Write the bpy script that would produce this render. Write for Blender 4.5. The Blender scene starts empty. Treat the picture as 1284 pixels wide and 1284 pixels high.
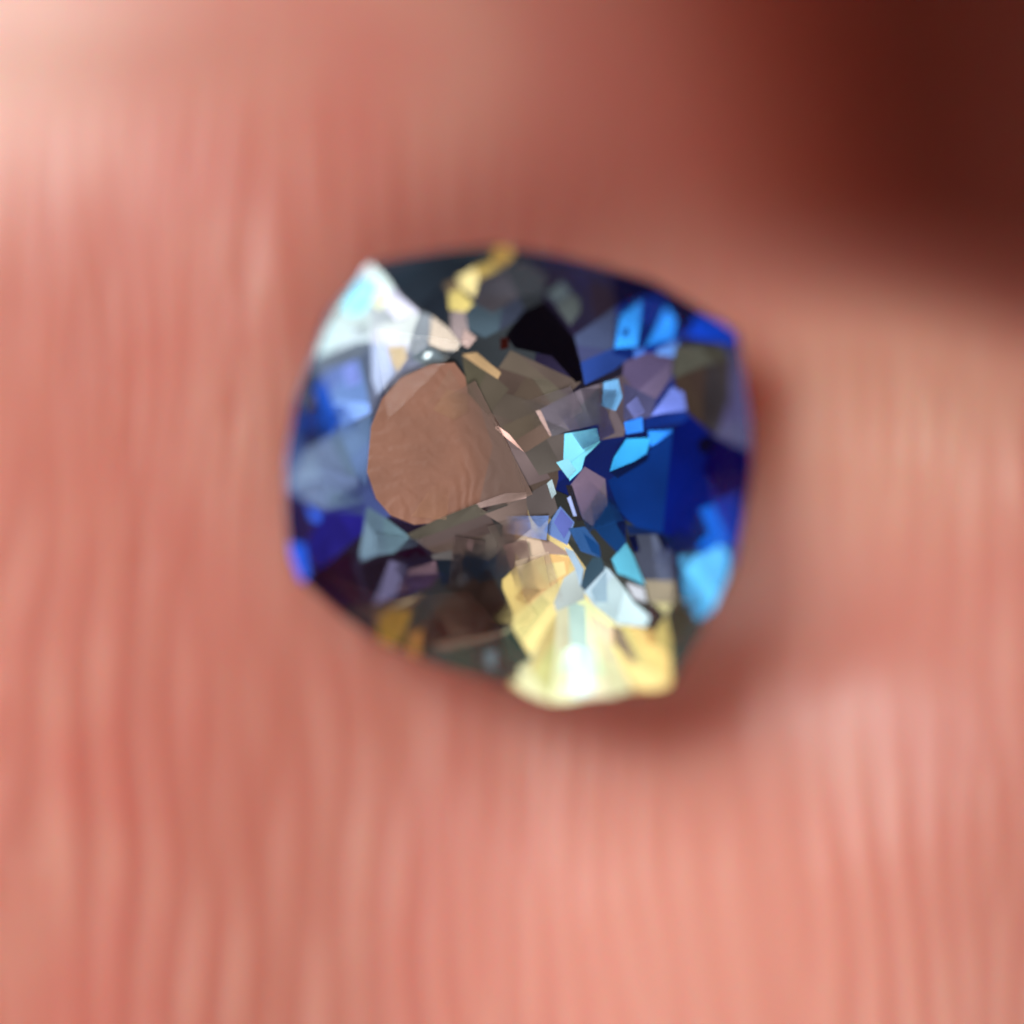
import bpy, bmesh, math, random
import numpy as np
from mathutils import Vector
from mathutils.geometry import tessellate_polygon

# ---------------------------------------------------------------- scene, camera, light
sc = bpy.context.scene
sc.unit_settings.system = 'METRIC'
sc.unit_settings.scale_length = 0.001          # one unit = one millimetre (a 5 mm stone)
col = sc.collection
random.seed(7)
rng = np.random.default_rng(3)

S = 0.00855                                     # millimetres per photograph pixel
CAM_D = 90.0
def mm(px, py):                                 # plan position of a point on the stone
    return ((px - 642) * S, (642 - py) * S)

cam = bpy.data.objects.new('camera', bpy.data.cameras.new('camera'))
col.objects.link(cam)
cam.location = (0, 0, CAM_D)
cam.rotation_euler = (0, 0, 0)
cam.data.sensor_width = 36
FOCUS_Z = 0.44
cam.data.lens = 36 * CAM_D / (1284 * S)
cam.data.clip_start = 1
cam.data.clip_end = 5000
cam.data.dof.use_dof = True
cam.data.dof.focus_distance = CAM_D - FOCUS_Z
APERTURE = 28.0                                 # lens opening in mm
cam.data.dof.aperture_fstop = cam.data.lens * 1e-3 / APERTURE
cam.data.dof.aperture_blades = 0
sc.camera = cam

WORLD_L = 0.08
world = bpy.data.worlds.new('World')
sc.world = world
world.use_nodes = True
bg = world.node_tree.nodes['Background']
WORLD_C = (1.0, 0.42, 0.28)
bg.inputs['Color'].default_value = (*WORLD_C, 1)
bg.inputs['Strength'].default_value = WORLD_L

def area(name, direction, dist, sx, sy, color, radiance):
    d = Vector(direction).normalized()
    l = bpy.data.lights.new(name, 'AREA')
    l.shape = 'RECTANGLE'; l.size = sx; l.size_y = sy
    l.color = color
    l.energy = radiance * math.pi * sx * sy     # a Lambertian panel of that radiance
    o = bpy.data.objects.new(name, l); col.objects.link(o)
    o.location = d * dist
    o.rotation_euler = (-d).to_track_quat('-Z', 'Y').to_euler()
    return d
KEY_L, FILL_L = 10.6, 1.9
KEY_C, FILL_C = (1.0, 0.98, 0.97), (1.0, 0.94, 0.91)
KEY_DIR = area('window_light', (-0.56, 0.45, 0.69), 320, 150, 150, KEY_C, KEY_L)
FILL_DIR = area('lamp_light', (-0.04, -0.60, 0.80), 300, 250, 250, FILL_C, FILL_L)

sc.view_settings.view_transform = 'Standard'
sc.view_settings.look = 'None'
sc.view_settings.exposure = 0.1
sc.view_settings.gamma = 1
sc.cycles.use_denoising = True
sc.cycles.max_bounces = 10
sc.cycles.glossy_bounces = 6
sc.cycles.transparent_max_bounces = 16
sc.cycles.sample_clamp_indirect = 4

# ---------------------------------------------------------------- materials
def new_mat(name):
    m = bpy.data.materials.new(name); m.use_nodes = True
    nt = m.node_tree; nt.nodes.clear()
    return m, nt, nt.nodes.new('ShaderNodeOutputMaterial')

def skin_material():
    m, nt, out = new_mat('skin')
    N, L = nt.nodes.new, nt.links.new
    p = N('ShaderNodeBsdfPrincipled')
    geo = N('ShaderNodeNewGeometry')
    rid = N('ShaderNodeAttribute'); rid.attribute_name = 'ridge'
    n1 = N('ShaderNodeTexNoise'); n1.inputs['Scale'].default_value = 0.45; n1.inputs['Detail'].default_value = 5
    n2 = N('ShaderNodeTexNoise'); n2.inputs['Scale'].default_value = 7.0; n2.inputs['Detail'].default_value = 4
    L(geo.outputs['Position'], n1.inputs['Vector']); L(geo.outputs['Position'], n2.inputs['Vector'])
    a = N('ShaderNodeMix'); a.data_type = 'RGBA'
    a.inputs['A'].default_value = (0.75, 0.295, 0.240, 1); a.inputs['B'].default_value = (0.80, 0.400, 0.318, 1)
    mr = N('ShaderNodeMapRange'); mr.inputs['From Min'].default_value = 0.38; mr.inputs['From Max'].default_value = 0.62
    L(n1.outputs['Fac'], mr.inputs['Value']); L(mr.outputs['Result'], a.inputs['Factor'])
    b = N('ShaderNodeMix'); b.data_type = 'RGBA'; b.blend_type = 'MIX'     # furrows are redder than the ridge tops
    b.inputs['B'].default_value = (0.62, 0.20, 0.14, 1)
    fr = N('ShaderNodeMapRange'); fr.inputs['From Min'].default_value = 0.55; fr.inputs['From Max'].default_value = 0.0
    fr.inputs['To Max'].default_value = 0.85
    L(rid.outputs['Fac'], fr.inputs['Value']); L(fr.outputs['Result'], b.inputs['Factor'])
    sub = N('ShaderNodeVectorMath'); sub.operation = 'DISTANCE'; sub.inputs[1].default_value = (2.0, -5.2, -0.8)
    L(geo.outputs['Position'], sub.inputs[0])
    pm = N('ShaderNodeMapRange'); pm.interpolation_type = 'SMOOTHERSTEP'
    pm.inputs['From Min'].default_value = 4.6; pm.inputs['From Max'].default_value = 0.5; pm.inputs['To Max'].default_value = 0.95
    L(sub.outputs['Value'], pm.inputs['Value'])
    pale = N('ShaderNodeMix'); pale.data_type = 'RGBA'; pale.inputs['B'].default_value = (0.95, 0.45, 0.355, 1)  # brighter light on the front pad, painted into the base colour
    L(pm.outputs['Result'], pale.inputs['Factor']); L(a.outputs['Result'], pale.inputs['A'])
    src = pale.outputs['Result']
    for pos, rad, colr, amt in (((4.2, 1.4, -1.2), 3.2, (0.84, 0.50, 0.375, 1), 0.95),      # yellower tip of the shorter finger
                                ((-5.8, 5.2, -1.8), 3.3, (0.95, 0.62, 0.52, 1), 0.9)):       # highlight painted into the skin at the upper left
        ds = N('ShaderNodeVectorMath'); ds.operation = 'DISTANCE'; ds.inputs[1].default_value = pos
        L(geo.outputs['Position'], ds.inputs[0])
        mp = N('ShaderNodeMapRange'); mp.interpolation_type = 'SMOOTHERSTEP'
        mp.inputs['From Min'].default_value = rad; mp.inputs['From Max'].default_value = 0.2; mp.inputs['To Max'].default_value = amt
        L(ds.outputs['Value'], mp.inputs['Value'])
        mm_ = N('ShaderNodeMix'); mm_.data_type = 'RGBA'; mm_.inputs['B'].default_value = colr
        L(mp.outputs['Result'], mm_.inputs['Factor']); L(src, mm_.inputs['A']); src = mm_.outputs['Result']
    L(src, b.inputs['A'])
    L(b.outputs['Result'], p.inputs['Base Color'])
    p.inputs['Roughness'].default_value = 0.38
    p.inputs['Specular IOR Level'].default_value = 0.55
    p.inputs['Subsurface Weight'].default_value = 0.85
    p.inputs['Subsurface Radius'].default_value = (1.0, 0.16, 0.08)
    p.inputs['Subsurface Scale'].default_value = 2.0
    bu = N('ShaderNodeBump'); bu.inputs['Strength'].default_value = 0.4; bu.inputs['Distance'].default_value = 0.02
    L(n2.outputs['Fac'], bu.inputs['Height']); L(bu.outputs['Normal'], p.inputs['Normal'])
    L(p.outputs['BSDF'], out.inputs['Surface'])
    return m

def facet_material():                 # polished inner facet: a mirror whose tint holds body colour and painted brightness
    m, nt, out = new_mat('sapphire_facet')
    N, L = nt.nodes.new, nt.links.new
    inf = N('ShaderNodeObjectInfo')
    geo = N('ShaderNodeNewGeometry')
    n1 = N('ShaderNodeTexNoise'); n1.inputs['Scale'].default_value = 1.1; n1.inputs['Detail'].default_value = 2
    n2 = N('ShaderNodeTexNoise'); n2.inputs['Scale'].default_value = 9.0; n2.inputs['Detail'].default_value = 3
    add = N('ShaderNodeVectorMath'); add.operation = 'ADD'
    sc3 = N('ShaderNodeVectorMath'); sc3.operation = 'SCALE'; sc3.inputs[3].default_value = 40
    cmb = N('ShaderNodeCombineXYZ')
    L(inf.outputs['Random'], cmb.inputs['X']); L(cmb.outputs['Vector'], sc3.inputs[0])
    L(geo.outputs['Position'], add.inputs[0]); L(sc3.outputs['Vector'], add.inputs[1])
    L(add.outputs['Vector'], n1.inputs['Vector']); L(add.outputs['Vector'], n2.inputs['Vector'])
    mr = N('ShaderNodeMapRange'); mr.inputs['From Min'].default_value = 0.3; mr.inputs['From Max'].default_value = 0.7
    mr.inputs['To Min'].default_value = 0.66; mr.inputs['To Max'].default_value = 1.25
    L(n1.outputs['Fac'], mr.inputs['Value'])
    mul = N('ShaderNodeVectorMath'); mul.operation = 'SCALE'
    L(inf.outputs['Color'], mul.inputs[0]); L(mr.outputs['Result'], mul.inputs[3])
    g = N('ShaderNodeBsdfGlossy'); g.inputs['Roughness'].default_value = 0.16
    L(mul.outputs['Vector'], g.inputs['Color'])
    bu = N('ShaderNodeBump'); bu.inputs['Strength'].default_value = 0.5; bu.inputs['Distance'].default_value = 0.03
    L(n1.outputs['Fac'], bu.inputs['Height']); L(bu.outputs['Normal'], g.inputs['Normal'])
    L(g.outputs['BSDF'], out.inputs['Surface'])
    return m

def window_material():                # opaque spot painted as skin glimpsed through the stone: warm brown, finely wrinkled
    m, nt, out = new_mat('sapphire_painted_window')
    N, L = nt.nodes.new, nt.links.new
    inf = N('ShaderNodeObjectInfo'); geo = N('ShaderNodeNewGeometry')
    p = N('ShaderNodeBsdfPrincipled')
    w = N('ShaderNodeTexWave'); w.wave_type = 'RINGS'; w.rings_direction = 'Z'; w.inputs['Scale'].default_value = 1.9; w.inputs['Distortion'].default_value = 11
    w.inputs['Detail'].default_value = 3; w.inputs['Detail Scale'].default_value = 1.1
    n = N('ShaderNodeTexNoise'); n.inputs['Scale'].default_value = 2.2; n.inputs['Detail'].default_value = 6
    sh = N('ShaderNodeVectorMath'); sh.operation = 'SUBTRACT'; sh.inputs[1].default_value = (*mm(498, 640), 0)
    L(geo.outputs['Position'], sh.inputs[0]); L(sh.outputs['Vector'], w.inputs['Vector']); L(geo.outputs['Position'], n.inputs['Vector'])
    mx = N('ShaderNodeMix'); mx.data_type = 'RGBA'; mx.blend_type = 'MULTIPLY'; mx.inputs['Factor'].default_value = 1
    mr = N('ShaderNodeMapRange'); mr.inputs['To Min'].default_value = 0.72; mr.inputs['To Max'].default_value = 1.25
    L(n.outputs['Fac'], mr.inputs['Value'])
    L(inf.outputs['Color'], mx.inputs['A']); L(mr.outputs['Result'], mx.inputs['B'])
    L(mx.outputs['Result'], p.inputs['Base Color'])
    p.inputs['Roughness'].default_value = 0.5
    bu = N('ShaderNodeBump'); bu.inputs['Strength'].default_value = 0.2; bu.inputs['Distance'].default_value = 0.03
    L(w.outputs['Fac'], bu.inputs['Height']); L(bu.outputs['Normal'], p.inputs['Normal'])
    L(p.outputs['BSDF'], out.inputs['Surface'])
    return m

def crown_material():                 # clear polished crown
    m, nt, out = new_mat('sapphire_crown')
    N, L = nt.nodes.new, nt.links.new
    t = N('ShaderNodeBsdfTransparent'); g = N('ShaderNodeBsdfGlossy'); g.inputs['Roughness'].default_value = 0.02
    geo = N('ShaderNodeNewGeometry')                  # Schlick reflectance, the same from both sides of the skin
    dt = N('ShaderNodeVectorMath'); dt.operation = 'DOT_PRODUCT'
    L(geo.outputs['Normal'], dt.inputs[0]); L(geo.outputs['Incoming'], dt.inputs[1])
    def mth(op, a, b=None):
        n = N('ShaderNodeMath'); n.operation = op
        for i, v in enumerate((a, b)):
            if v is None: continue
            if isinstance(v, (int, float)): n.inputs[i].default_value = v
            else: L(v, n.inputs[i])
        return n.outputs[0]
    c = mth('SUBTRACT', 1.0, mth('ABSOLUTE', dt.outputs['Value']))
    fr = mth('ADD', mth('MULTIPLY', mth('POWER', c, 5.0), 0.96), 0.035)
    mx = N('ShaderNodeMixShader')
    L(fr, mx.inputs['Fac']); L(t.outputs['BSDF'], mx.inputs[1]); L(g.outputs['BSDF'], mx.inputs[2])
    L(mx.outputs['Shader'], out.inputs['Surface'])
    return m

def body_material():                  # girdle and pavilion seen from outside
    m, nt, out = new_mat('sapphire_body')
    N, L = nt.nodes.new, nt.links.new
    p = N('ShaderNodeBsdfPrincipled')
    geo = N('ShaderNodeNewGeometry'); n = N('ShaderNodeTexNoise'); n.inputs['Scale'].default_value = 0.5
    L(geo.outputs['Position'], n.inputs['Vector'])
    r = N('ShaderNodeValToRGB'); r.color_ramp.elements[0].color = (0.01, 0.02, 0.09, 1); r.color_ramp.elements[1].color = (0.06, 0.05, 0.03, 1)
    r.color_ramp.elements[0].position = 0.4; r.color_ramp.elements[1].position = 0.65
    L(n.outputs['Fac'], r.inputs['Fac']); L(r.outputs['Color'], p.inputs['Base Color'])
    p.inputs['Roughness'].default_value = 0.08
    p.inputs['IOR'].default_value = 1.77
    L(p.outputs['BSDF'], out.inputs['Surface'])
    return m

SKIN, FACET, WINDOW, CROWN, BODY = skin_material(), facet_material(), window_material(), crown_material(), body_material()

# ---------------------------------------------------------------- girdle outline of the stone (photograph pixels, clockwise)
OUTLINE = [(462,330),(500,321),(560,313),(625,307),(690,317),(760,331),(820,352),(872,381),(926,415),(936,470),(943,535),(943,585),
           (935,650),(922,712),(905,757),(880,790),(842,862),(770,878),(690,882),(640,860),(580,843),(520,824),(470,802),(420,767),
           (375,727),(361,690),(357,630),(357,575),(370,500),(385,448),(410,393),(436,355)]
OUT = [mm(*p) for p in OUTLINE]
CX, CY = mm(650, 595)
def hull(pts):
    pts = sorted(set(pts))
    def half(ps):
        h = []
        for p in ps:
            while len(h) >= 2 and (h[-1][0]-h[-2][0])*(p[1]-h[-2][1])-(h[-1][1]-h[-2][1])*(p[0]-h[-2][0]) <= 0: h.pop()
            h.append(p)
        return h
    a, b = half(pts), half(pts[::-1])
    return a[:-1] + b[:-1]                       # counter-clockwise
OUT = hull(OUT)
def radius_at(ang):
    dx, dy = math.cos(ang), math.sin(ang)
    best = 0
    for i in range(len(OUT)):
        ax, ay = OUT[i][0]-CX, OUT[i][1]-CY
        bx, by = OUT[(i+1) % len(OUT)][0]-CX, OUT[(i+1) % len(OUT)][1]-CY
        ex, ey = bx-ax, by-ay
        den = dx*ey - dy*ex
        if abs(den) < 1e-12: continue
        t = (ax*ey - ay*ex)/den; u = (ax*dy - ay*dx)/den
        if t > 0 and -1e-6 <= u <= 1+1e-6: best = max(best, t)
    return best
def rel(x, y):
    r = math.hypot(x-CX, y-CY)
    return 0 if r < 1e-6 else r/radius_at(math.atan2(y-CY, x-CX))
GIRDLE_Z, TABLE_Z, CULET_Z = -0.32, 0.72, -2.5
def dome(x, y):                                  # the level at which the facets inside the stone are seen
    return 0.40 - 0.70*min(1, rel(x, y))**2.8

# ---------------------------------------------------------------- the hand: two fingers pressed together, one mesh
def smin(a, b, k):
    h = np.clip(0.5 + 0.5*(b-a)/k, 0, 1)
    return b*(1-h) + a*h - k*h*(1-h)
def smax(a, b, k): return -smin(-a, -b, k)

def hand_sdf(X, Y, Z):
    def capsule(ax, az, rx, rz, y_tip, ry, slope=0.0, zs=0.0, p=2.0, droop=0.0):
        x = (X - ax - slope*Y)/rx
        z = (Z - az - zs*Y)/rz
        y = np.maximum(Y - y_tip + droop*np.maximum(X-3.4, 0)**1.6, 0)/ry
        q = (np.abs(x)**p + np.abs(z)**p + np.abs(y)**p)**(1/p)
        return (q - 1)*min(rx, rz)
    A = capsule(-3.3, -7.9, 7.2, 7.1, 0.0, 10.5, -0.05, 0.0, 2.15)                   # long finger under the stone
    B = capsule(4.2, -6.55, 6.6, 6.0, -3.3, 6.0, 0.0, 0.0, 4.2, 0.12)            # shorter fingertip beside it
    d = smin(A, B, 0.9)
    palm = np.maximum(Z + 27, -(Z + 30.0))*0.5 + np.maximum(0, X-11)*0.3   # the hollow of the hand, far below
    d = smin(d, palm, 1.0)
    C = capsule(13.2, -8.5, 5.6, 5.5, 14, 6)                               # next finger, out of view, shaped to keep the gap dark
    d = smin(d, C, 0.8)
    far = np.maximum(9.0 - Y, Z + 4.0)                                     # unseen wall added past the fingertip to shut light out of the gap
    d = smin(d, far, 1.5)
    web = np.maximum(np.maximum(X - 3.0, Z + 10), np.abs(Y)-20)            # flesh under the fingers
    d = smin(d, web, 2.0)
    bulge = np.sqrt((X-2.5)**2/5 + (Y+6.3)**2/6 + (Z+2.0)**2/0.9) - 1      # soft pad in front of the stone
    d = smin(d, bulge*0.8, 1.2)
    crease = np.sqrt((Y-5.75-0.03*X)**2/0.35 + (Z+1.25)**2/0.3) - 1          # flexion crease across the long finger
    d = smax(d, -crease*0.45, 0.7)
    hollow = np.sqrt((X-2.1)**2/3.2 + (Y+1.6)**2/1.3 + (Z+0.42)**2/0.85) - 1  # dent added to deepen the stone's shadow
    d = smax(d, -hollow*0.8, 1.5)
    # the stone sinks into the soft pads
    R = np.sqrt((X-CX)**2 + (Y-CY)**2)
    cone = (R - 2.3*(Z - CULET_Z)/(-CULET_Z))*0.70 - 0.10
    d = smax(d, -np.maximum(cone, -(Z-CULET_Z)-0.1), 0.35)
    return d

def build_hand():
    h = 0.30
    x0, x1, y0, y1, z0, z1 = -12, 13, -14, 15, -30, 0.6
    xs = np.arange(x0, x1+h, h); ys = np.arange(y0, y1+h, h); zs = np.arange(z0, z1+h, h)
    X, Y, Z = np.meshgrid(xs, ys, zs, indexing='ij')
    D = hand_sdf(X, Y, Z)
    edge = np.maximum.reduce([x0+0.6-X, X-(x1-0.6), y0+0.6-Y, Y-(y1-0.6), z0+0.6-Z])
    D = np.maximum(D, edge).astype(np.float64)
    nx, ny, nz = D.shape
    ins = D < 0
    c = np.zeros((nx-1, ny-1, nz-1), int)
    for i in (0,1):
        for j in (0,1):
            for k in (0,1): c += ins[i:nx-1+i, j:ny-1+j, k:nz-1+k]
    act = (c > 0) & (c < 8)
    idx = -np.ones(act.shape, int); idx[act] = np.arange(act.sum())
    I, J, K = np.nonzero(act)
    pos = np.zeros((len(I), 3)); cnt = np.zeros(len(I))
    corners = [(i,j,k) for i in (0,1) for j in (0,1) for k in (0,1)]
    for a in corners:
        for ax in range(3):
            if a[ax]: continue
            b = list(a); b[ax] = 1
            da = D[I+a[0], J+a[1], K+a[2]]; db = D[I+b[0], J+b[1], K+b[2]]
            m = (da < 0) != (db < 0)
            t = np.where(m, da/np.where(m, da-db, 1), 0)
            q = np.stack([I+a[0], J+a[1], K+a[2]], 1).astype(float)
            q[:, ax] += t
            pos[m] += q[m]; cnt[m] += 1
    pos = pos/cnt[:, None]*h + np.array([x0, y0, z0])
    faces = []
    for ax in range(3):
        sl0 = [slice(None)]*3; sl1 = [slice(None)]*3
        sl0[ax] = slice(0, -1); sl1[ax] = slice(1, None)
        ch = ins[tuple(sl0)] != ins[tuple(sl1)]
        P = np.argwhere(ch)
        u, v = (ax+1) % 3, (ax+2) % 3
        P = P[(P[:,u] > 0) & (P[:,v] > 0) & (P[:,u] < D.shape[u]-1) & (P[:,v] < D.shape[v]-1)]
        def cell(du, dv):
            Q = P.copy(); Q[:,u] -= du; Q[:,v] -= dv
            return idx[Q[:,0], Q[:,1], Q[:,2]]
        q = np.stack([cell(1,1), cell(0,1), cell(0,0), cell(1,0)], 1)
        flip = ~ins[P[:,0], P[:,1], P[:,2]]
        q[flip] = q[flip][:, ::-1]
        faces.append(q)
    F = np.concatenate(faces); F = F[(F >= 0).all(1)]
    me = bpy.data.meshes.new('hand')
    me.from_pydata(pos.tolist(), [], F.tolist())
    o = bpy.data.objects.new('hand', me); col.objects.link(o)
    sm = o.modifiers.new('smooth', 'SMOOTH'); sm.factor = 0.5; sm.iterations = 3
    ss = o.modifiers.new('subd', 'SUBSURF'); ss.levels = 2; ss.render_levels = 2
    dg = bpy.context.evaluated_depsgraph_get()
    me2 = bpy.data.meshes.new_from_object(o.evaluated_get(dg))
    o.modifiers.clear(); o.data = me2; bpy.data.meshes.remove(me)
    n = len(me2.vertices)
    V = np.empty(n*3); me2.vertices.foreach_get('co', V); V = V.reshape(-1, 3)
    NR = np.empty(n*3); me2.vertices.foreach_get('normal', NR); NR = NR.reshape(-1, 3)
    x, y = V[:,0], V[:,1]
    # friction ridges running along the fingers, fanning a little, forking here and there
    warp = (0.06*np.sin(1.7*x + 0.25*y) + 0.15*np.sin(0.42*y + 0.6*x + 1.0) + 0.05*np.sin(1.1*y - 0.8*x) + 0.03*np.sin(2.3*y + 1.9*x + 2)
            + 0.05*np.maximum(y+1, 0)*np.sin(0.35*x) + 0.04*(y+5)*(x+1.0)/2)
    ph = (x + warp)/0.44
    for i in range(46):                           # each one starts or ends a ridge
        qx, qy = rng.uniform(-7, 7), rng.uniform(-8, 6)
        ph = ph + (1 if i % 2 else -1)*np.arctan2(x-qx, (y-qy)*0.35)/(2*np.pi)
    prof = 0.5 + 0.5*np.cos(2*np.pi*ph)
    k = np.floor(ph+0.5)
    amp = 0.50 + 0.30*np.sin(1.3*y + 2.1*k)*np.sin(0.7*y + 1.3*k) + 0.25*np.sin(0.45*y - 0.6*x + 0.8)*np.sin(0.8*x + 0.2*y)
    up = np.clip((NR[:,2] - 0.15)/0.5, 0, 1)
    far = np.clip((5.2 - y)/3.0, 0.15, 1)
    ridge = prof*amp
    far = far*np.clip(0.85 - 0.10*x, 0.62, 1.25)*(1 - 0.72*np.exp(-((x-1.9)**2/5 + (y+4.6)**2/6)))
    V = V + NR*((ridge - 0.4)*0.12*up*far)[:, None]
    me2.vertices.foreach_set('co', V.ravel())
    at = me2.attributes.new('ridge', 'FLOAT', 'POINT')
    at.data.foreach_set('value', (0.6 + (ridge - 0.6)*up*far).astype(np.float32))
    me2.polygons.foreach_set('use_smooth', np.ones(len(me2.polygons), bool))
    me2.materials.append(SKIN); me2.update()
    o['label'] = 'blurred pink hand, two ridged fingers pressed together under the gemstone'
    o['category'] = 'hand'
    return o
build_hand()

# ---------------------------------------------------------------- the gemstone
gem = bpy.data.objects.new('gemstone', None); col.objects.link(gem)
gem.location = (CX, CY, CULET_Z)
gem.empty_display_size = 1
gem['label'] = 'cushion cut blue and yellow sapphire lying on the fingers'
gem['category'] = 'gemstone'
def part(name, verts, faces, mat, parent=gem, color=None):
    me = bpy.data.meshes.new(name)
    me.from_pydata([(v[0]-CX, v[1]-CY, v[2]-CULET_Z) for v in verts], [], faces)
    me.materials.append(mat)
    o = bpy.data.objects.new(name, me); col.objects.link(o); o.parent = parent
    if color: o.color = (*color, 1)
    return o

NG = 32
def ring(scale, z, n, off=0.0):
    res = []
    for i in range(n):
        a = 2*math.pi*(i+off)/n + math.radians(22)
        r = radius_at(a)*scale
        res.append((CX + r*math.cos(a), CY + r*math.sin(a), z))
    return res
# girdle and pavilion
gt, gb = [(x, y, GIRDLE_Z) for x, y in OUT], [(x, y, GIRDLE_Z-0.16) for x, y in OUT]
n = len(OUT)
part('girdle', gt+gb, [(i, n+i, n+(i+1) % n, (i+1) % n) for i in range(n)], BODY)
pr = ring(0.99, GIRDLE_Z-0.16, 16); pm = ring(0.42, -1.75, 8, 0.5)
cul = (CX, CY, CULET_Z)
pv = pr + pm + [cul]; pf = []
for i in range(8):
    a, b, c_ = 2*i, 2*i+1, (2*i+2) % 16
    pf += [(a, 16+i, b), (b, 16+i, c_), (c_, 16+i, 16+(i+1) % 8), (16+i, 24, 16+(i+1) % 8)]
pf.append(tuple(range(16)))
part('pavilion', pv, [f[::-1] for f in pf], BODY)

# the coloured facets seen inside the stone: one flat polished plane each, turned towards what it mirrors
def srgb(c): return tuple(((v/255+0.055)/1.055)**2.4 if v > 10 else v/255/12.92 for v in c)
def T(k, *pts):                                  # traced at four times size, back to photograph pixels
    ox, oy = {1:(330,270), 2:(630,270), 3:(330,570), 4:(630,570), 0:(0,0)}[k]
    s = 1 if k == 0 else 330/1284
    return [(ox + x*s, oy + y*s) for x, y in pts]
F = []
def f(k, rgb, aim, *pts): F.append((T(k, *pts), rgb, aim))
K, L_, N_, W_ = 'key', 'fill', 'none', 'window'
# ground tone of the stone, sector by sector
f(0,(58,62,72),N_,(650,595),(462,330),(560,313),(625,307),(690,317))
f(0,(40,38,60),N_,(650,595),(690,317),(820,352),(926,415))
f(0,(20,36,100),N_,(650,595),(926,415),(943,535),(943,585),(922,712))
f(0,(70,74,70),N_,(650,595),(922,712),(880,790),(842,862))
f(0,(225,205,140),K,(650,595),(842,862),(690,882),(640,860))
f(0,(50,42,38),N_,(650,595),(640,860),(520,824),(470,802))
f(0,(42,28,40),N_,(650,595),(470,802),(375,727),(361,690))
f(0,(60,74,120),N_,(650,595),(361,690),(357,575),(370,500))
f(0,(105,118,140),N_,(650,595),(370,500),(410,393),(462,330))
# upper left
f(1,(222,230,236),K,(510,230),(600,310),(660,390),(760,470),(740,560),(690,700),(655,765),(600,630),(525,620))
f(1,(205,222,228),K,(510,230),(525,620),(460,620),(250,690),(300,560),(400,390))
f(1,(150,235,250),K,(470,300),(560,310),(545,390),(480,480),(400,480),(390,400))
f(1,(245,238,205),K,(560,350),(610,410),(570,460),(530,420))
f(1,(160,172,176),L_,(455,540),(500,515),(500,560),(450,575))
f(1,(48,62,74),N_,(590,290),(720,240),(860,210),(1010,200),(1080,240),(940,310),(760,450),(690,400))
f(1,(42,54,64),N_,(760,450),(940,310),(880,330),(905,420),(900,530),(820,480))
f(1,(196,160,88),K,(1120,150),(1190,110),(1220,190),(1170,245),(1110,230))
f(1,(190,158,90),K,(1030,250),(1110,225),(1150,260),(1050,310))
f(1,(228,205,140),K,(945,300),(1030,255),(1048,310),(1030,400),(960,350))
f(1,(150,128,96),K,(880,335),(940,315),(965,355),(905,380))
f(1,(244,216,138),K,(905,375),(960,360),(1025,435),(985,475),(905,460))
f(1,(84,82,92),N_,(1045,310),(1190,280),(1250,400),(1120,480),(1030,430))
f(1,(70,84,102),N_,(1030,430),(1120,480),(1250,400),(1284,480),(1200,540),(1080,600),(1000,560),(990,480))
f(1,(150,136,136),L_,(915,475),(985,470),(1000,560),(960,620),(915,560))
f(1,(166,178,190),K,(765,470),(820,490),(815,570),(800,640),(740,680),(705,670),(730,570))
f(1,(244,232,216),K,(820,490),(900,550),(960,620),(950,660),(880,660),(810,630))
f(1,(214,186,176),K,(980,550),(1040,600),(1000,650),(965,630))
f(1,(82,102,114),N_,(715,695),(810,640),(880,690),(860,770),(780,735))
f(1,(220,232,236),K,(790,672),(830,668),(805,705),(780,698))
f(1,(248,232,188),K,(605,640),(690,640),(705,700),(655,765),(620,715))
f(1,(172,194,222),K,(525,620),(600,630),(640,770),(555,880),(530,800))
f(1,(104,120,138),L_,(250,685),(515,612),(525,700),(470,700),(290,765))
f(1,(98,114,134),L_,(460,700),(525,640),(528,900),(520,950),(490,800))
f(1,(124,152,216),K,(290,765),(460,700),(490,800),(525,960),(380,1030),(360,990))
f(1,(134,154,228),K,(390,740),(450,712),(480,810),(410,840))
f(1,(34,84,200),K,(245,850),(290,785),(370,1000),(325,1080))
f(1,(26,36,76),N_,(225,735),(262,780),(245,850),(325,1080),(215,1140),(155,1050),(180,900))
f(1,(96,98,114),L_,(200,880),(250,855),(245,940),(190,960))
f(1,(36,62,140),L_,(160,1010),(240,930),(255,1000),(200,1090))
f(0,(112,134,166),L_,(385,563),(425,537),(446,592),(455,632),(420,640),(390,632),(360,612))
f(0,(104,130,176),K,(425,537),(466,519),(466,560),(458,610),(446,592))
f(0,(80,92,130),L_,(357,575),(385,563),(360,615))
# brown window and its neighbours
f(0,(90,80,70),N_,(580,445),(625,462),(668,476),(695,512),(660,562),(635,545),(600,500))
f(0,(104,92,84),N_,(625,462),(640,440),(728,480),(695,512),(668,476))
f(0,(96,84,78),N_,(590,480),(695,512),(700,600),(690,640),(640,640),(600,560))
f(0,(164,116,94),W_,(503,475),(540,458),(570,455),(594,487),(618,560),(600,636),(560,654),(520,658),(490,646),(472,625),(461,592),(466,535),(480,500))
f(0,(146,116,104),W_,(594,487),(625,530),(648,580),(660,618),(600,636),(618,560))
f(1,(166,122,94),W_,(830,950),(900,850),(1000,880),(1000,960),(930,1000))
f(1,(186,152,116),K,(970,680),(1040,670),(1160,770),(1145,802),(1050,740))
f(1,(226,188,166),K,(1140,1025),(1284,1130),(1284,1168),(1130,1042))
f(1,(92,84,72),N_,(970,690),(1050,740),(1145,802),(1200,850),(1100,980),(1000,870))
f(0,(122,108,106),L_,(640,562),(672,570),(690,600),(655,612))
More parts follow.
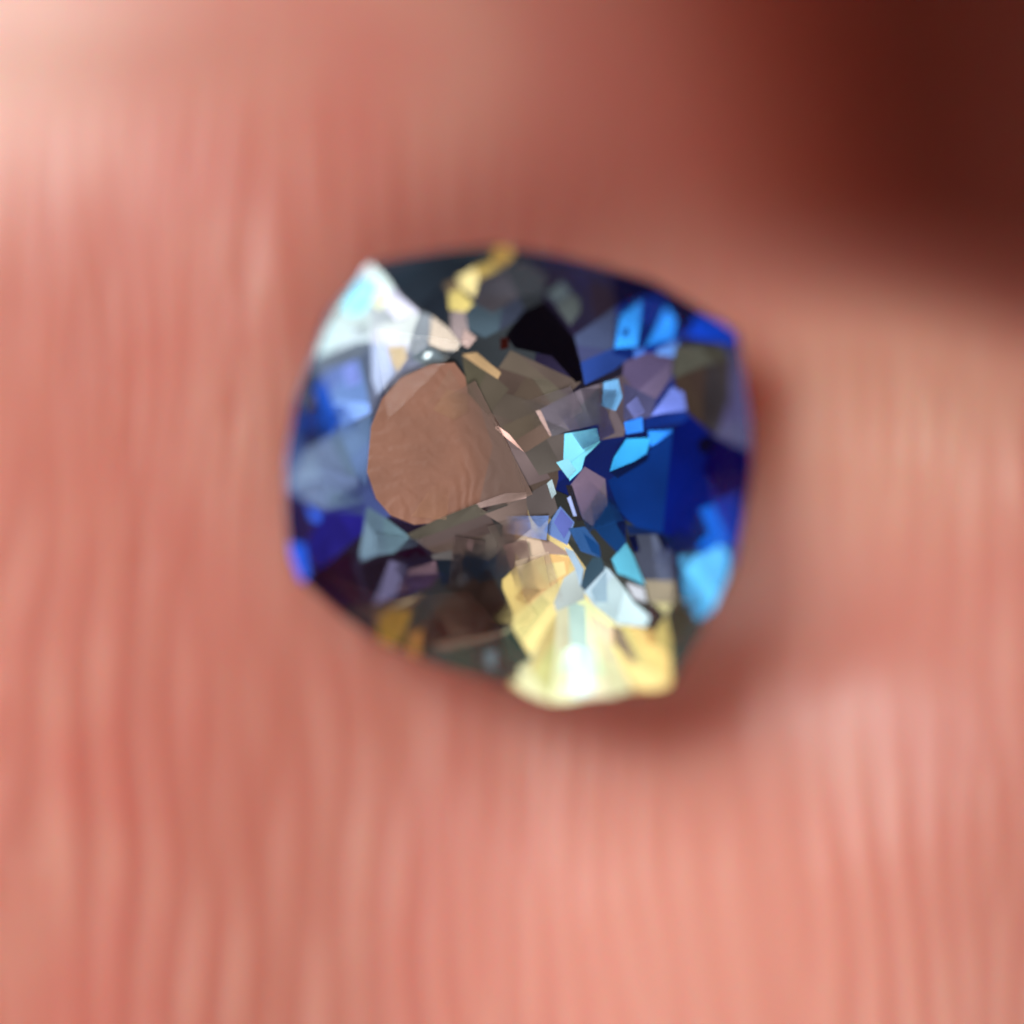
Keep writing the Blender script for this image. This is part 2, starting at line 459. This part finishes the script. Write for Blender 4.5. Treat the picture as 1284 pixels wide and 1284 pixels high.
# upper right
f(2,(42,34,48),N_,(60,190),(250,215),(520,270),(560,450),(440,530),(350,560),(300,350),(190,280))
f(2,(16,18,58),N_,(520,270),(720,330),(810,375),(940,490),(890,580),(770,390),(680,400),(560,450))
f(2,(86,100,106),L_,(215,380),(290,320),(335,375),(262,435))
f(2,(92,108,110),L_,(262,445),(335,385),(375,410),(380,470),(330,540))
f(2,(6,6,14),N_,(100,470),(200,420),(260,480),(350,600),(390,800),(360,820),(240,690),(60,650),(15,590))
f(2,(46,14,10),L_,(-10,600),(30,600),(30,650),(-10,660))
f(2,(66,76,112),N_,(350,590),(560,450),(560,640),(380,720))
f(2,(44,74,148),N_,(380,720),(560,640),(620,700),(540,760),(480,790),(400,830))
f(2,(14,38,112),N_,(560,450),(680,400),(770,390),(850,500),(890,580),(850,640),(620,700),(540,680))
f(2,(58,162,255),K,(570,490),(670,412),(668,520),(655,640),(590,645),(545,650),(560,560))
f(2,(14,40,100),N_,(575,560),(605,552),(615,580),(585,592))
f(2,(46,146,252),K,(800,445),(845,510),(830,600),(690,640),(740,560))
f(2,(104,156,248),K,(750,660),(855,610),(840,690),(745,702))
f(2,(70,118,222),K,(640,650),(690,645),(690,690),(640,700))
f(2,(24,74,214),K,(940,480),(1080,520),(1140,590),(1110,622),(890,590))
f(2,(92,84,112),N_,(590,720),(700,670),(830,690),(820,800),(750,900),(650,860),(580,820))
f(2,(84,80,72),N_,(840,640),(1090,632),(1120,690),(930,760),(910,800),(830,790))
f(2,(64,52,48),N_,(930,760),(1120,690),(1120,900),(1040,1080),(900,960),(830,800))
f(2,(70,66,98),N_,(1120,690),(1160,620),(1215,1000),(1215,1150),(1040,1080),(1110,900))
f(2,(92,84,92),N_,(460,830),(590,780),(640,860),(590,1080),(470,1100))
f(2,(80,80,116),N_,(590,820),(750,900),(720,990),(590,1000))
f(2,(136,198,255),K,(490,815),(560,798),(582,890),(550,955),(480,930))
f(2,(118,132,190),K,(600,930),(650,880),(690,960),(640,992))
f(2,(126,154,240),K,(720,980),(820,835),(880,865),(895,950),(790,965))
f(2,(20,58,152),L_,(700,990),(900,962),(910,1010),(690,1045))
f(2,(52,134,240),K,(590,1010),(680,985),(685,1055),(600,1070))
f(2,(114,108,118),N_,(160,960),(380,850),(470,825),(475,1020),(300,1060),(240,1085),(200,1030))
f(2,(196,176,160),K,(160,955),(185,950),(240,1075),(225,1080))
f(2,(96,82,74),N_,(0,1030),(160,960),(230,1080),(110,1160))
f(2,(100,92,88),N_,(110,1160),(240,1080),(300,1065),(300,1240),(180,1270))
# right: the deep blue heart
f(0,(10,52,126),N_,(762,603),(812,566),(843,540),(850,600),(830,672),(800,665),(775,640))
f(0,(2,22,108),N_,(843,540),(866,522),(897,548),(940,566),(944,600),(932,640),(905,625),(875,640),(860,680),(830,672))
f(0,(2,2,84),N_,(897,548),(940,566),(944,600),(932,640),(905,625),(880,590))
f(0,(4,4,20),N_,(874,556),(885,546),(897,550),(892,566),(880,570))
f(2,(62,184,255),K,(600,1090),(720,1085),(700,1160),(640,1200),(520,1250),(540,1180))
f(2,(48,142,250),K,(705,1050),(830,1048),(750,1112),(720,1130))
f(2,(10,26,70),N_,(520,1250),(640,1200),(720,1160),(700,1200),(560,1284))
f(0,(136,228,255),K,(707,544),(748,537),(752,555),(733,573),(729,589),(714,603),(706,580))
f(0,(150,220,240),K,(697,580),(712,575),(722,590),(712,600))
# lower right
f(4,(16,36,84),N_,(600,340),(760,380),(930,440),(850,490),(640,470))
f(4,(72,80,100),N_,(620,390),(760,390),(840,490),(855,620),(690,610),(640,480))
f(4,(150,138,118),L_,(690,610),(855,620),(870,700),(830,755),(715,725))
f(4,(30,24,32),N_,(830,460),(850,500),(885,700),(845,690),(830,560))
f(4,(18,20,40),N_,(750,390),(780,390),(810,470),(780,460))
f(4,(94,196,255),K,(855,490),(970,480),(1060,440),(1110,480),(1100,600),(1030,760),(960,810),(890,720))
f(4,(18,116,255),K,(925,440),(1000,375),(1065,440),(970,492))
f(4,(30,112,244),K,(955,265),(1030,238),(1110,430),(1060,440),(1000,370))
f(4,(12,52,160),L_,(1030,238),(1160,180),(1140,430),(1110,430))
f(4,(110,212,255),K,(600,430),(640,500),(695,640),(560,580),(530,510))
f(4,(206,242,250),K,(450,520),(520,560),(600,660),(640,720),(720,790),(700,840),(560,830),(440,730),(395,665))
f(4,(166,204,226),K,(430,660),(505,565),(512,720),(450,720))
f(4,(190,192,196),K,(590,600),(690,650),(702,722),(640,700))
f(4,(62,62,66),N_,(580,585),(690,635),(690,652),(600,622))
f(4,(72,60,58),N_,(600,650),(640,705),(715,738),(715,750),(640,722))
f(4,(74,42,36),N_,(700,740),(757,760),(738,865),(720,800))
f(4,(72,74,58),N_,(820,750),(900,750),(890,880),(815,960))
f(4,(240,222,170),K,(735,722),(825,730),(800,785))
f(4,(244,224,142),K,(590,830),(700,845),(740,865),(800,785),(822,900),(825,1120),(770,1180),(650,1120),(540,1010),(530,950))
f(4,(196,160,88),K,(700,850),(742,865),(735,930),(715,930))
f(4,(247,250,200),K,(260,760),(400,700),(540,830),(530,940),(600,1080),(570,1180),(440,1190),(230,1225),(80,1150),(40,1060),(150,970))
f(4,(226,250,216),K,(300,950),(440,930),(520,960),(560,1060),(420,1100),(280,1060))
f(0,(250,238,158),K,(664,838),(699,748),(692,880))
f(0,(216,248,246),K,(712,752),(733,760),(744,868),(718,874))
f(0,(254,246,196),K,(741,782),(764,800),(792,868),(764,872))
f(4,(246,232,186),K,(420,780),(540,850),(525,930),(450,880))
f(4,(122,108,92),L_,(535,830),(582,850),(662,1010),(630,1015),(550,930))
f(4,(250,228,156),K,(55,825),(190,680),(270,760),(150,970),(130,960))
f(4,(206,226,220),K,(300,600),(370,550),(400,660),(400,705),(260,765),(250,720))
f(4,(204,172,112),K,(90,520),(230,482),(330,500),(320,580),(190,680),(60,790),(0,650),(0,610))
f(4,(216,190,140),K,(160,540),(300,520),(310,580),(220,630))
f(4,(168,136,78),L_,(120,620),(190,660),(110,740),(60,700))
f(4,(198,172,152),K,(35,445),(130,360),(200,400),(340,490),(230,485),(90,515))
f(4,(110,92,82),N_,(0,270),(120,270),(140,360),(40,440),(0,390))
f(4,(150,120,100),L_,(60,330),(130,310),(140,360),(60,420))
f(4,(94,88,84),N_,(110,200),(230,130),(270,270),(180,360),(130,300))
f(4,(160,180,184),K,(215,140),(240,120),(262,190),(240,215))
f(4,(118,150,226),K,(200,370),(280,250),(350,330),(315,440),(240,400))
f(4,(96,112,180),L_,(250,330),(285,265),(345,330),(300,410))
f(4,(74,130,196),K,(320,360),(400,350),(470,440),(470,500),(380,470))
f(4,(24,70,130),N_,(390,380),(470,440),(480,500),(430,470))
f(4,(192,216,232),K,(300,450),(345,470),(395,560),(380,650),(355,560))
f(4,(110,102,118),N_,(330,150),(400,60),(500,120),(512,250),(440,350),(385,310),(345,200))
f(4,(48,44,52),N_,(308,150),(338,150),(392,320),(362,325))
f(4,(170,190,236),K,(312,210),(330,200),(362,300),(345,300))
f(4,(20,62,116),N_,(440,350),(512,240),(600,335),(602,430),(560,480),(480,400))
f(4,(8,16,44),N_,(520,228),(600,330),(603,420),(560,350))
f(4,(10,18,50),N_,(610,400),(650,390),(670,470),(640,480))
f(4,(70,96,112),N_,(440,500),(480,500),(500,560),(400,665),(380,640),(400,560))
# lower left
f(3,(28,26,104),N_,(280,270),(495,240),(490,380),(410,450),(300,540),(240,560),(200,440),(240,380))
f(3,(44,36,78),N_,(100,180),(280,270),(240,380),(200,440),(125,440),(105,300))
f(3,(50,92,216),K,(205,240),(285,290),(272,332),(230,322))
f(3,(38,92,234),K,(125,430),(200,440),(218,590),(185,630),(140,560))
f(3,(34,10,24),N_,(300,540),(430,470),(440,560),(490,720),(370,770),(225,645),(240,560))
f(3,(86,112,124),N_,(510,255),(600,310),(720,400),(640,480),(560,490),(480,520),(470,480))
f(3,(28,6,20),N_,(640,490),(760,440),(805,490),(720,512))
f(3,(28,16,26),N_,(470,540),(605,510),(560,680),(510,722))
f(3,(84,86,118),N_,(618,515),(705,540),(645,690),(540,735),(560,680))
f(3,(110,84,98),N_,(710,560),(840,520),(852,578),(700,592))
f(3,(60,36,40),N_,(690,590),(862,580),(820,650),(645,690))
f(3,(28,34,40),N_,(850,520),(960,480),(1060,530),(1110,680),(1030,640),(960,600),(870,645))
f(3,(90,92,98),L_,(950,590),(990,570),(1010,630),(960,640))
f(3,(44,26,20),N_,(750,870),(880,720),(1000,620),(1100,560),(1225,800),(1080,890),(880,950),(770,960))
f(3,(38,16,14),N_,(820,850),(940,740),(980,850),(900,920))
f(3,(134,104,46),L_,(555,800),(620,755),(725,765),(690,880),(640,950),(560,930))
f(3,(170,124,62),K,(720,890),(775,845),(750,1010),(695,1040))
f(3,(80,66,56),N_,(500,750),(640,720),(800,680),(720,762),(620,757),(560,800))
f(3,(152,132,102),L_,(610,745),(790,675),(700,728))
f(3,(56,42,46),N_,(370,770),(500,740),(560,930),(470,890))
f(3,(66,62,58),N_,(760,985),(880,950),(1080,890),(1180,870),(1240,950),(1250,1100),(1100,1090),(880,1040))
f(3,(86,102,108),L_,(1080,960),(1140,955),(1130,1050),(1090,1040))
f(3,(116,98,84),L_,(800,930),(1070,885),(1180,860),(1175,872),(1080,905),(880,955))
f(4,(54,60,48),N_,(0,870),(45,840),(145,1000),(60,1050),(0,980))
f(4,(120,120,96),L_,(0,860),(40,835),(48,845),(10,880))
f(3,(92,82,76),N_,(700,390),(840,320),(1040,240),(1100,290),(1185,440),(1100,520),(960,480),(830,480))
f(3,(168,148,138),L_,(1040,240),(1180,190),(1284,185),(1284,212),(1060,262))
f(3,(112,106,108),L_,(820,490),(920,465),(932,512),(830,512))
f(3,(150,120,120),L_,(1000,410),(1030,420),(1020,480),(990,450))
f(3,(106,88,88),N_,(1080,290),(1284,215),(1284,300),(1180,350))

def area2(p): return sum(p[i][0]*p[(i+1) % len(p)][1] - p[(i+1) % len(p)][0]*p[i][1] for i in range(len(p)))/2
def convex(p):
    for i in range(len(p)):
        a, b, c = p[i-1], p[i], p[(i+1) % len(p)]
        if (b[0]-a[0])*(c[1]-b[1])-(b[1]-a[1])*(c[0]-b[0]) < -1e-9: return False
    return True
def split(p, a, b):                              # p cut by the line a-b: (left piece, right piece)
    def side(q): return (b[0]-a[0])*(q[1]-a[1])-(b[1]-a[1])*(q[0]-a[0])
    l, r = [], []
    for i in range(len(p)):
        q, w = p[i], p[(i+1) % len(p)]
        sq, sw = side(q), side(w)
        if sq >= 0: l.append(q)
        if sq <= 0: r.append(q)
        if sq*sw < 0:
            t = sq/(sq-sw); m = (q[0]+t*(w[0]-q[0]), q[1]+t*(w[1]-q[1]))
            l.append(m); r.append(m)
    def ok(z): return z if len(z) > 2 and area2(z) > 1e-6 else None
    return ok(l), ok(r)
def pieces(poly):
    p = [mm(*q) for q in poly]
    if area2(p) < 0: p = p[::-1]
    if convex(p): res = [p]
    else:
        res = []
        for t in tessellate_polygon([[Vector((x, y, 0)) for x, y in p]]):
            tri = [p[i] for i in t]
            if abs(area2(tri)) < 1e-7: continue
            res.append(tri if area2(tri) > 0 else tri[::-1])
    outp = []
    for c in res:                                # keep inside the girdle
        for i in range(len(OUT)):
            if c is None: break
            c, _ = split(c, OUT[i], OUT[(i+1) % len(OUT)])
        if c: outp.append(c)
    return outp
def bbox(p):
    return min(v[0] for v in p), max(v[0] for v in p), min(v[1] for v in p), max(v[1] for v in p)
def subtract(p, c):
    a, b = bbox(p), bbox(c)
    if a[0] >= b[1] or b[0] >= a[1] or a[2] >= b[3] or b[2] >= a[3]: return [p]
    outp, q = [], p
    for i in range(len(c)):
        q, outside = split(q, c[i], c[(i+1) % len(c)])
        if outside: outp.append(outside)
        if q is None: return [p]                  # they do not overlap
    return outp

placed = []                                       # [pieces, rgb, aim]
for poly, rgb, aim in F:
    ps = pieces(poly)
    for entry in placed:
        for c in ps:
            entry[0] = [q for p in entry[0] for q in subtract(p, c)]
    placed.append([ps, rgb, aim])

UP = Vector((0, 0, 1))
LEVEL = {K: KEY_L*0.74, L_: FILL_L*0.82, N_: WORLD_L*0.95, W_: 1.05}
LCOL = {K: KEY_C, L_: FILL_C, N_: WORLD_C, W_: (1, .97, .95)}
REAL = 0.4                                       # share of the turn that is cut into the plane; the polish carries the rest
def lean(d, deg):                                # towards the near side of a lamp
    h = Vector((d.x, d.y, 0)).normalized()
    return Vector((h.x*math.sin(math.radians(deg)), h.y*math.sin(math.radians(deg)), math.cos(math.radians(deg))))
AIMS = {K: lean(KEY_DIR, 39), L_: lean(FILL_DIR, 25)}
def cut_up(ps, depth=0):                          # long facets are crossed by the images of others: straight cuts
    A = sum(area2(p) for p in ps)
    if A < 0.10 or depth > 3 or random.random() < 0.12*depth: return [ps]
    cx, cy = centre(ps)
    a = math.atan2(cy-CY, cx-CX) + (math.pi/2 if random.random() < 0.35 else 0) + random.gauss(0, 0.38)
    ox, oy = cx + random.gauss(0, 0.05), cy + random.gauss(0, 0.05)
    l, r = [], []
    for p in ps:
        x, y = split(p, (ox, oy), (ox+math.cos(a), oy+math.sin(a)))
        if x: l.append(x)
        if y: r.append(y)
    if not l or not r: return [ps]
    return cut_up(l, depth+1) + cut_up(r, depth+1)
def centre(ps):
    A = sum(area2(p) for p in ps)
    return (sum(area2(p)*sum(v[0] for v in p)/len(p) for p in ps)/A, sum(area2(p)*sum(v[1] for v in p)/len(p) for p in ps)/A)
def joined(ps):                                   # pieces that touch along an edge belong to one facet
    def touch(p, q):
        hits = 0
        for a, b in ((p, q), (q, p)):
            for v in a:
                for i in range(len(b)):
                    (x1, y1), (x2, y2) = b[i], b[(i+1) % len(b)]
                    l2 = (x2-x1)**2 + (y2-y1)**2
                    if l2 < 1e-14: continue
                    t = max(0, min(1, ((v[0]-x1)*(x2-x1) + (v[1]-y1)*(y2-y1))/l2))
                    if (v[0]-x1-t*(x2-x1))**2 + (v[1]-y1-t*(y2-y1))**2 < 1e-10: hits += 1; break
        return hits >= 2
    left, res = list(ps), []
    while left:
        g = [left.pop()]; k = 0
        while k < len(g):
            near = [q for q in left if touch(g[k], q)]
            g += near; left = [q for q in left if q not in near]; k += 1
        res.append(g)
    return res
WHOLE = {(10,52,126), (2,22,108), (2,2,84), (6,6,14), (48,62,74)}   # broad calm facets
count = 0
facets = []
for ps0, rgb, aim0 in placed:
    if not ps0 or sum(area2(p) for p in ps0) < 3e-4: continue
    lin0 = srgb(rgb)
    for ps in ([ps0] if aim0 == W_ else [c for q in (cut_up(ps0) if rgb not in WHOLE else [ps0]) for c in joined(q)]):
        A = sum(area2(p) for p in ps)
        if A < 1e-4: continue
        cx, cy = centre(ps)
        aim = aim0
        g_ = random.uniform(0.72, 1.32)
        lin = lin0 if aim == W_ else tuple(v*g_*random.uniform(0.92, 1.08) for v in lin0)
        if max(lin0) > 0.72: lin = tuple(v*(1.1 if cy > CY else 0.96) for v in lin)          # highlight strength of the clearest facets, painted into their tint
        if aim == N_ and max(lin0) < 0.10: lin = tuple(v*0.72 for v in lin)
        if aim == N_ and max(v/c_ for v, c_ in zip(lin, WORLD_C)) > 1.1*WORLD_L: aim = L_
        if aim == K and cy < CY - 0.9 and max(lin) < LEVEL[L_]: aim = L_
        if aim in AIMS:
            j = Vector((random.uniform(-.05,.05), random.uniform(-.05,.05), 0))
            nrm = (UP + (AIMS[aim] + j).normalized()).normalized()
        elif aim == W_:
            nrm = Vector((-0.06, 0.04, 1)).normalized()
        else:
            nrm = Vector((random.uniform(-.02,.08), random.uniform(-.02,.05), 1)).normalized()
        tint = tuple(min(0.98, v/LEVEL[aim]/c_) for v, c_ in zip(lin, LCOL[aim]))
        def z_at(x, y):                           # facet plane, very slightly turned, on the level of the stone
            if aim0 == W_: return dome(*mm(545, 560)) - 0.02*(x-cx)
            return dome(x, y) - 0.05*(nrm.x*(x-cx) + nrm.y*(y-cy))
        verts, faces, bends = [], [], []
        th = random.uniform(0, 2*math.pi); bd = (math.cos(th), math.sin(th)); size = math.sqrt(A)
        for p in ps:
            o = len(verts); m = len(p)
            top = [(x, y, z_at(x, y)) for x, y in p]
            verts += top + [(x, y, z-0.12) for x, y, z in top]
            faces.append(tuple(range(o, o+m)))
            faces += [(o+i, o+m+i, o+m+(i+1) % m, o+(i+1) % m) for i in range(m)]
        ob = part('painted_window_facet' if aim == W_ else 'pavilion_facet', verts, faces, WINDOW if aim == W_ else FACET, gem, tint)
        count += 1
        facets.append((cx, cy, tint, nrm, aim, A))
        me = ob.data
        me.polygons.foreach_set('use_smooth', [True]*len(me.polygons))
        ln = [(0, 0, 0)]*len(me.loops)
        bend = 0.05 if aim in AIMS else 0.02
        for pl in me.polygons:
            for li in pl.loop_indices:
                if abs(pl.normal.z) > 0.2:
                    v = me.vertices[me.loops[li].vertex_index].co
                    q = max(-1.2, min(1.2, ((v.x+CX-cx)*bd[0] + (v.y+CY-cy)*bd[1])/size))*bend
                    ln[li] = tuple((nrm + Vector((bd[0]*q, bd[1]*q, 0))).normalized())
                else: ln[li] = tuple(pl.normal)
        me.normals_split_custom_set(ln)

# added half-mirrors just above the facets, imitating faint second reflections of their neighbours
def veil_material():
    m, nt, out = new_mat('sapphire_veil')
    N, L = nt.nodes.new, nt.links.new
    inf = N('ShaderNodeObjectInfo'); at = N('ShaderNodeAttribute'); at.attribute_name = 'veil'
    t = N('ShaderNodeBsdfTransparent'); g = N('ShaderNodeBsdfGlossy'); g.inputs['Roughness'].default_value = 0.16
    L(inf.outputs['Color'], g.inputs['Color'])
    mx = N('ShaderNodeMixShader')
    L(at.outputs['Fac'], mx.inputs['Fac']); L(t.outputs['BSDF'], mx.inputs[1]); L(g.outputs['BSDF'], mx.inputs[2])
    L(mx.outputs['Shader'], out.inputs['Surface'])
    return m
VEIL = veil_material()
def veil(q, alphas, tint, nrm, lift):
    ob = part('reflection_veil', [(v[0], v[1], dome(*v) + lift) for v in q], [tuple(range(len(q)))], VEIL, gem, tint)
    me = ob.data
    at = me.attributes.new('veil', 'FLOAT', 'POINT')
    at.data.foreach_set('value', alphas)
    me.polygons.foreach_set('use_smooth', [True])
    if me.polygons[0].normal.z < 0: me.flip_normals()
    me.normals_split_custom_set([tuple(nrm)]*len(me.loops))
NF = (UP + AIMS[L_]).normalized()
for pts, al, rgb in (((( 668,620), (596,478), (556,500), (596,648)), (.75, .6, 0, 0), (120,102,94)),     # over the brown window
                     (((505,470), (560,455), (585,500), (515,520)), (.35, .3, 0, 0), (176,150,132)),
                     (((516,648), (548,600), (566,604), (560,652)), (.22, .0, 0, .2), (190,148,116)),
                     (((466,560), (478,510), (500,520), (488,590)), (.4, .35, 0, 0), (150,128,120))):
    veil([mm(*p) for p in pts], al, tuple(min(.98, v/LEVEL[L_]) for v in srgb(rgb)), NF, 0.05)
made = 0
random.seed(21)
for i in range(400):
    if made >= 28: break
    a = 2*math.pi*random.random(); r = 0.15 + 0.72*math.sqrt(random.random())
    R_ = radius_at(a)
    x, y = CX + r*R_*math.cos(a), CY + r*R_*math.sin(a)
    wx, wy = mm(545, 565)
    px, py = x/S + 642, 642 - y/S
    if math.hypot(x-wx, y-wy) < 0.95 or 765 < px < 950 and 520 < py < 690 or 685 < px < 835 and 640 < py < 760 or 550 < px < 660 and 290 < py < 385 or 690 < px < 765 and 530 < py < 615 or 740 < px < 920 and 360 < py < 525 or 390 < px < 600 and 320 < py < 470 or 610 < px < 740 and 370 < py < 470 or 640 < px < 850 and py > 735: continue
    near = [q for q in facets if 0.12 < math.hypot(q[0]-x, q[1]-y) < 0.55 and q[4] != W_ and q[5] > 0.025]
    if not near: continue
    fx, fy, tint, nrm, aim, ar = random.choice(near)
    d = math.atan2(y-fy, x-fx)                     # fades away from the facet it repeats
    ln_, w0, w1 = random.uniform(0.30, 0.62), random.uniform(0.08, 0.22), random.uniform(0.03, 0.26)
    ux, uy = math.cos(d), math.sin(d)
    sx, sy = fx + 0.25*(x-fx), fy + 0.25*(y-fy)
    q = [(sx - uy*w0, sy + ux*w0), (sx + uy*w0, sy - ux*w0), (sx + ux*ln_ + uy*w1, sy + uy*ln_ - ux*w1), (sx + ux*ln_ - uy*w1, sy + uy*ln_ + ux*w1)]
    if max(rel(*v) for v in q) > 0.93 or min(math.hypot(v[0]-wx, v[1]-wy) for v in q) < 0.80: continue
    top = random.uniform(0.35, 0.7)
    veil(q, [top, top, 0.0, 0.0], tint, nrm, 0.035 + 0.0006*made)
    made += 1

# crown: table, eight stars, eight bezels, sixteen upper girdle facets
g16 = ring(0.999, GIRDLE_Z+0.004, 16); mid = ring(0.80, 0.26, 8, 0.5); tab = ring(0.60, TABLE_Z, 8)
part('table', tab, [tuple(range(8))], CROWN)
for i in range(8):
    j = (i+1) % 8
    part('star_facet', [tab[i], mid[i], tab[j]], [(0,1,2)], CROWN)
    part('bezel_facet', [tab[i], mid[i-1], g16[2*i], mid[i]], [(0,1,2,3)], CROWN)
    part('girdle_facet', [mid[i], g16[2*i], g16[2*i+1]], [(0,1,2)], CROWN)
    part('girdle_facet', [mid[i], g16[2*i+1], g16[(2*i+2) % 16]], [(0,1,2)], CROWN)
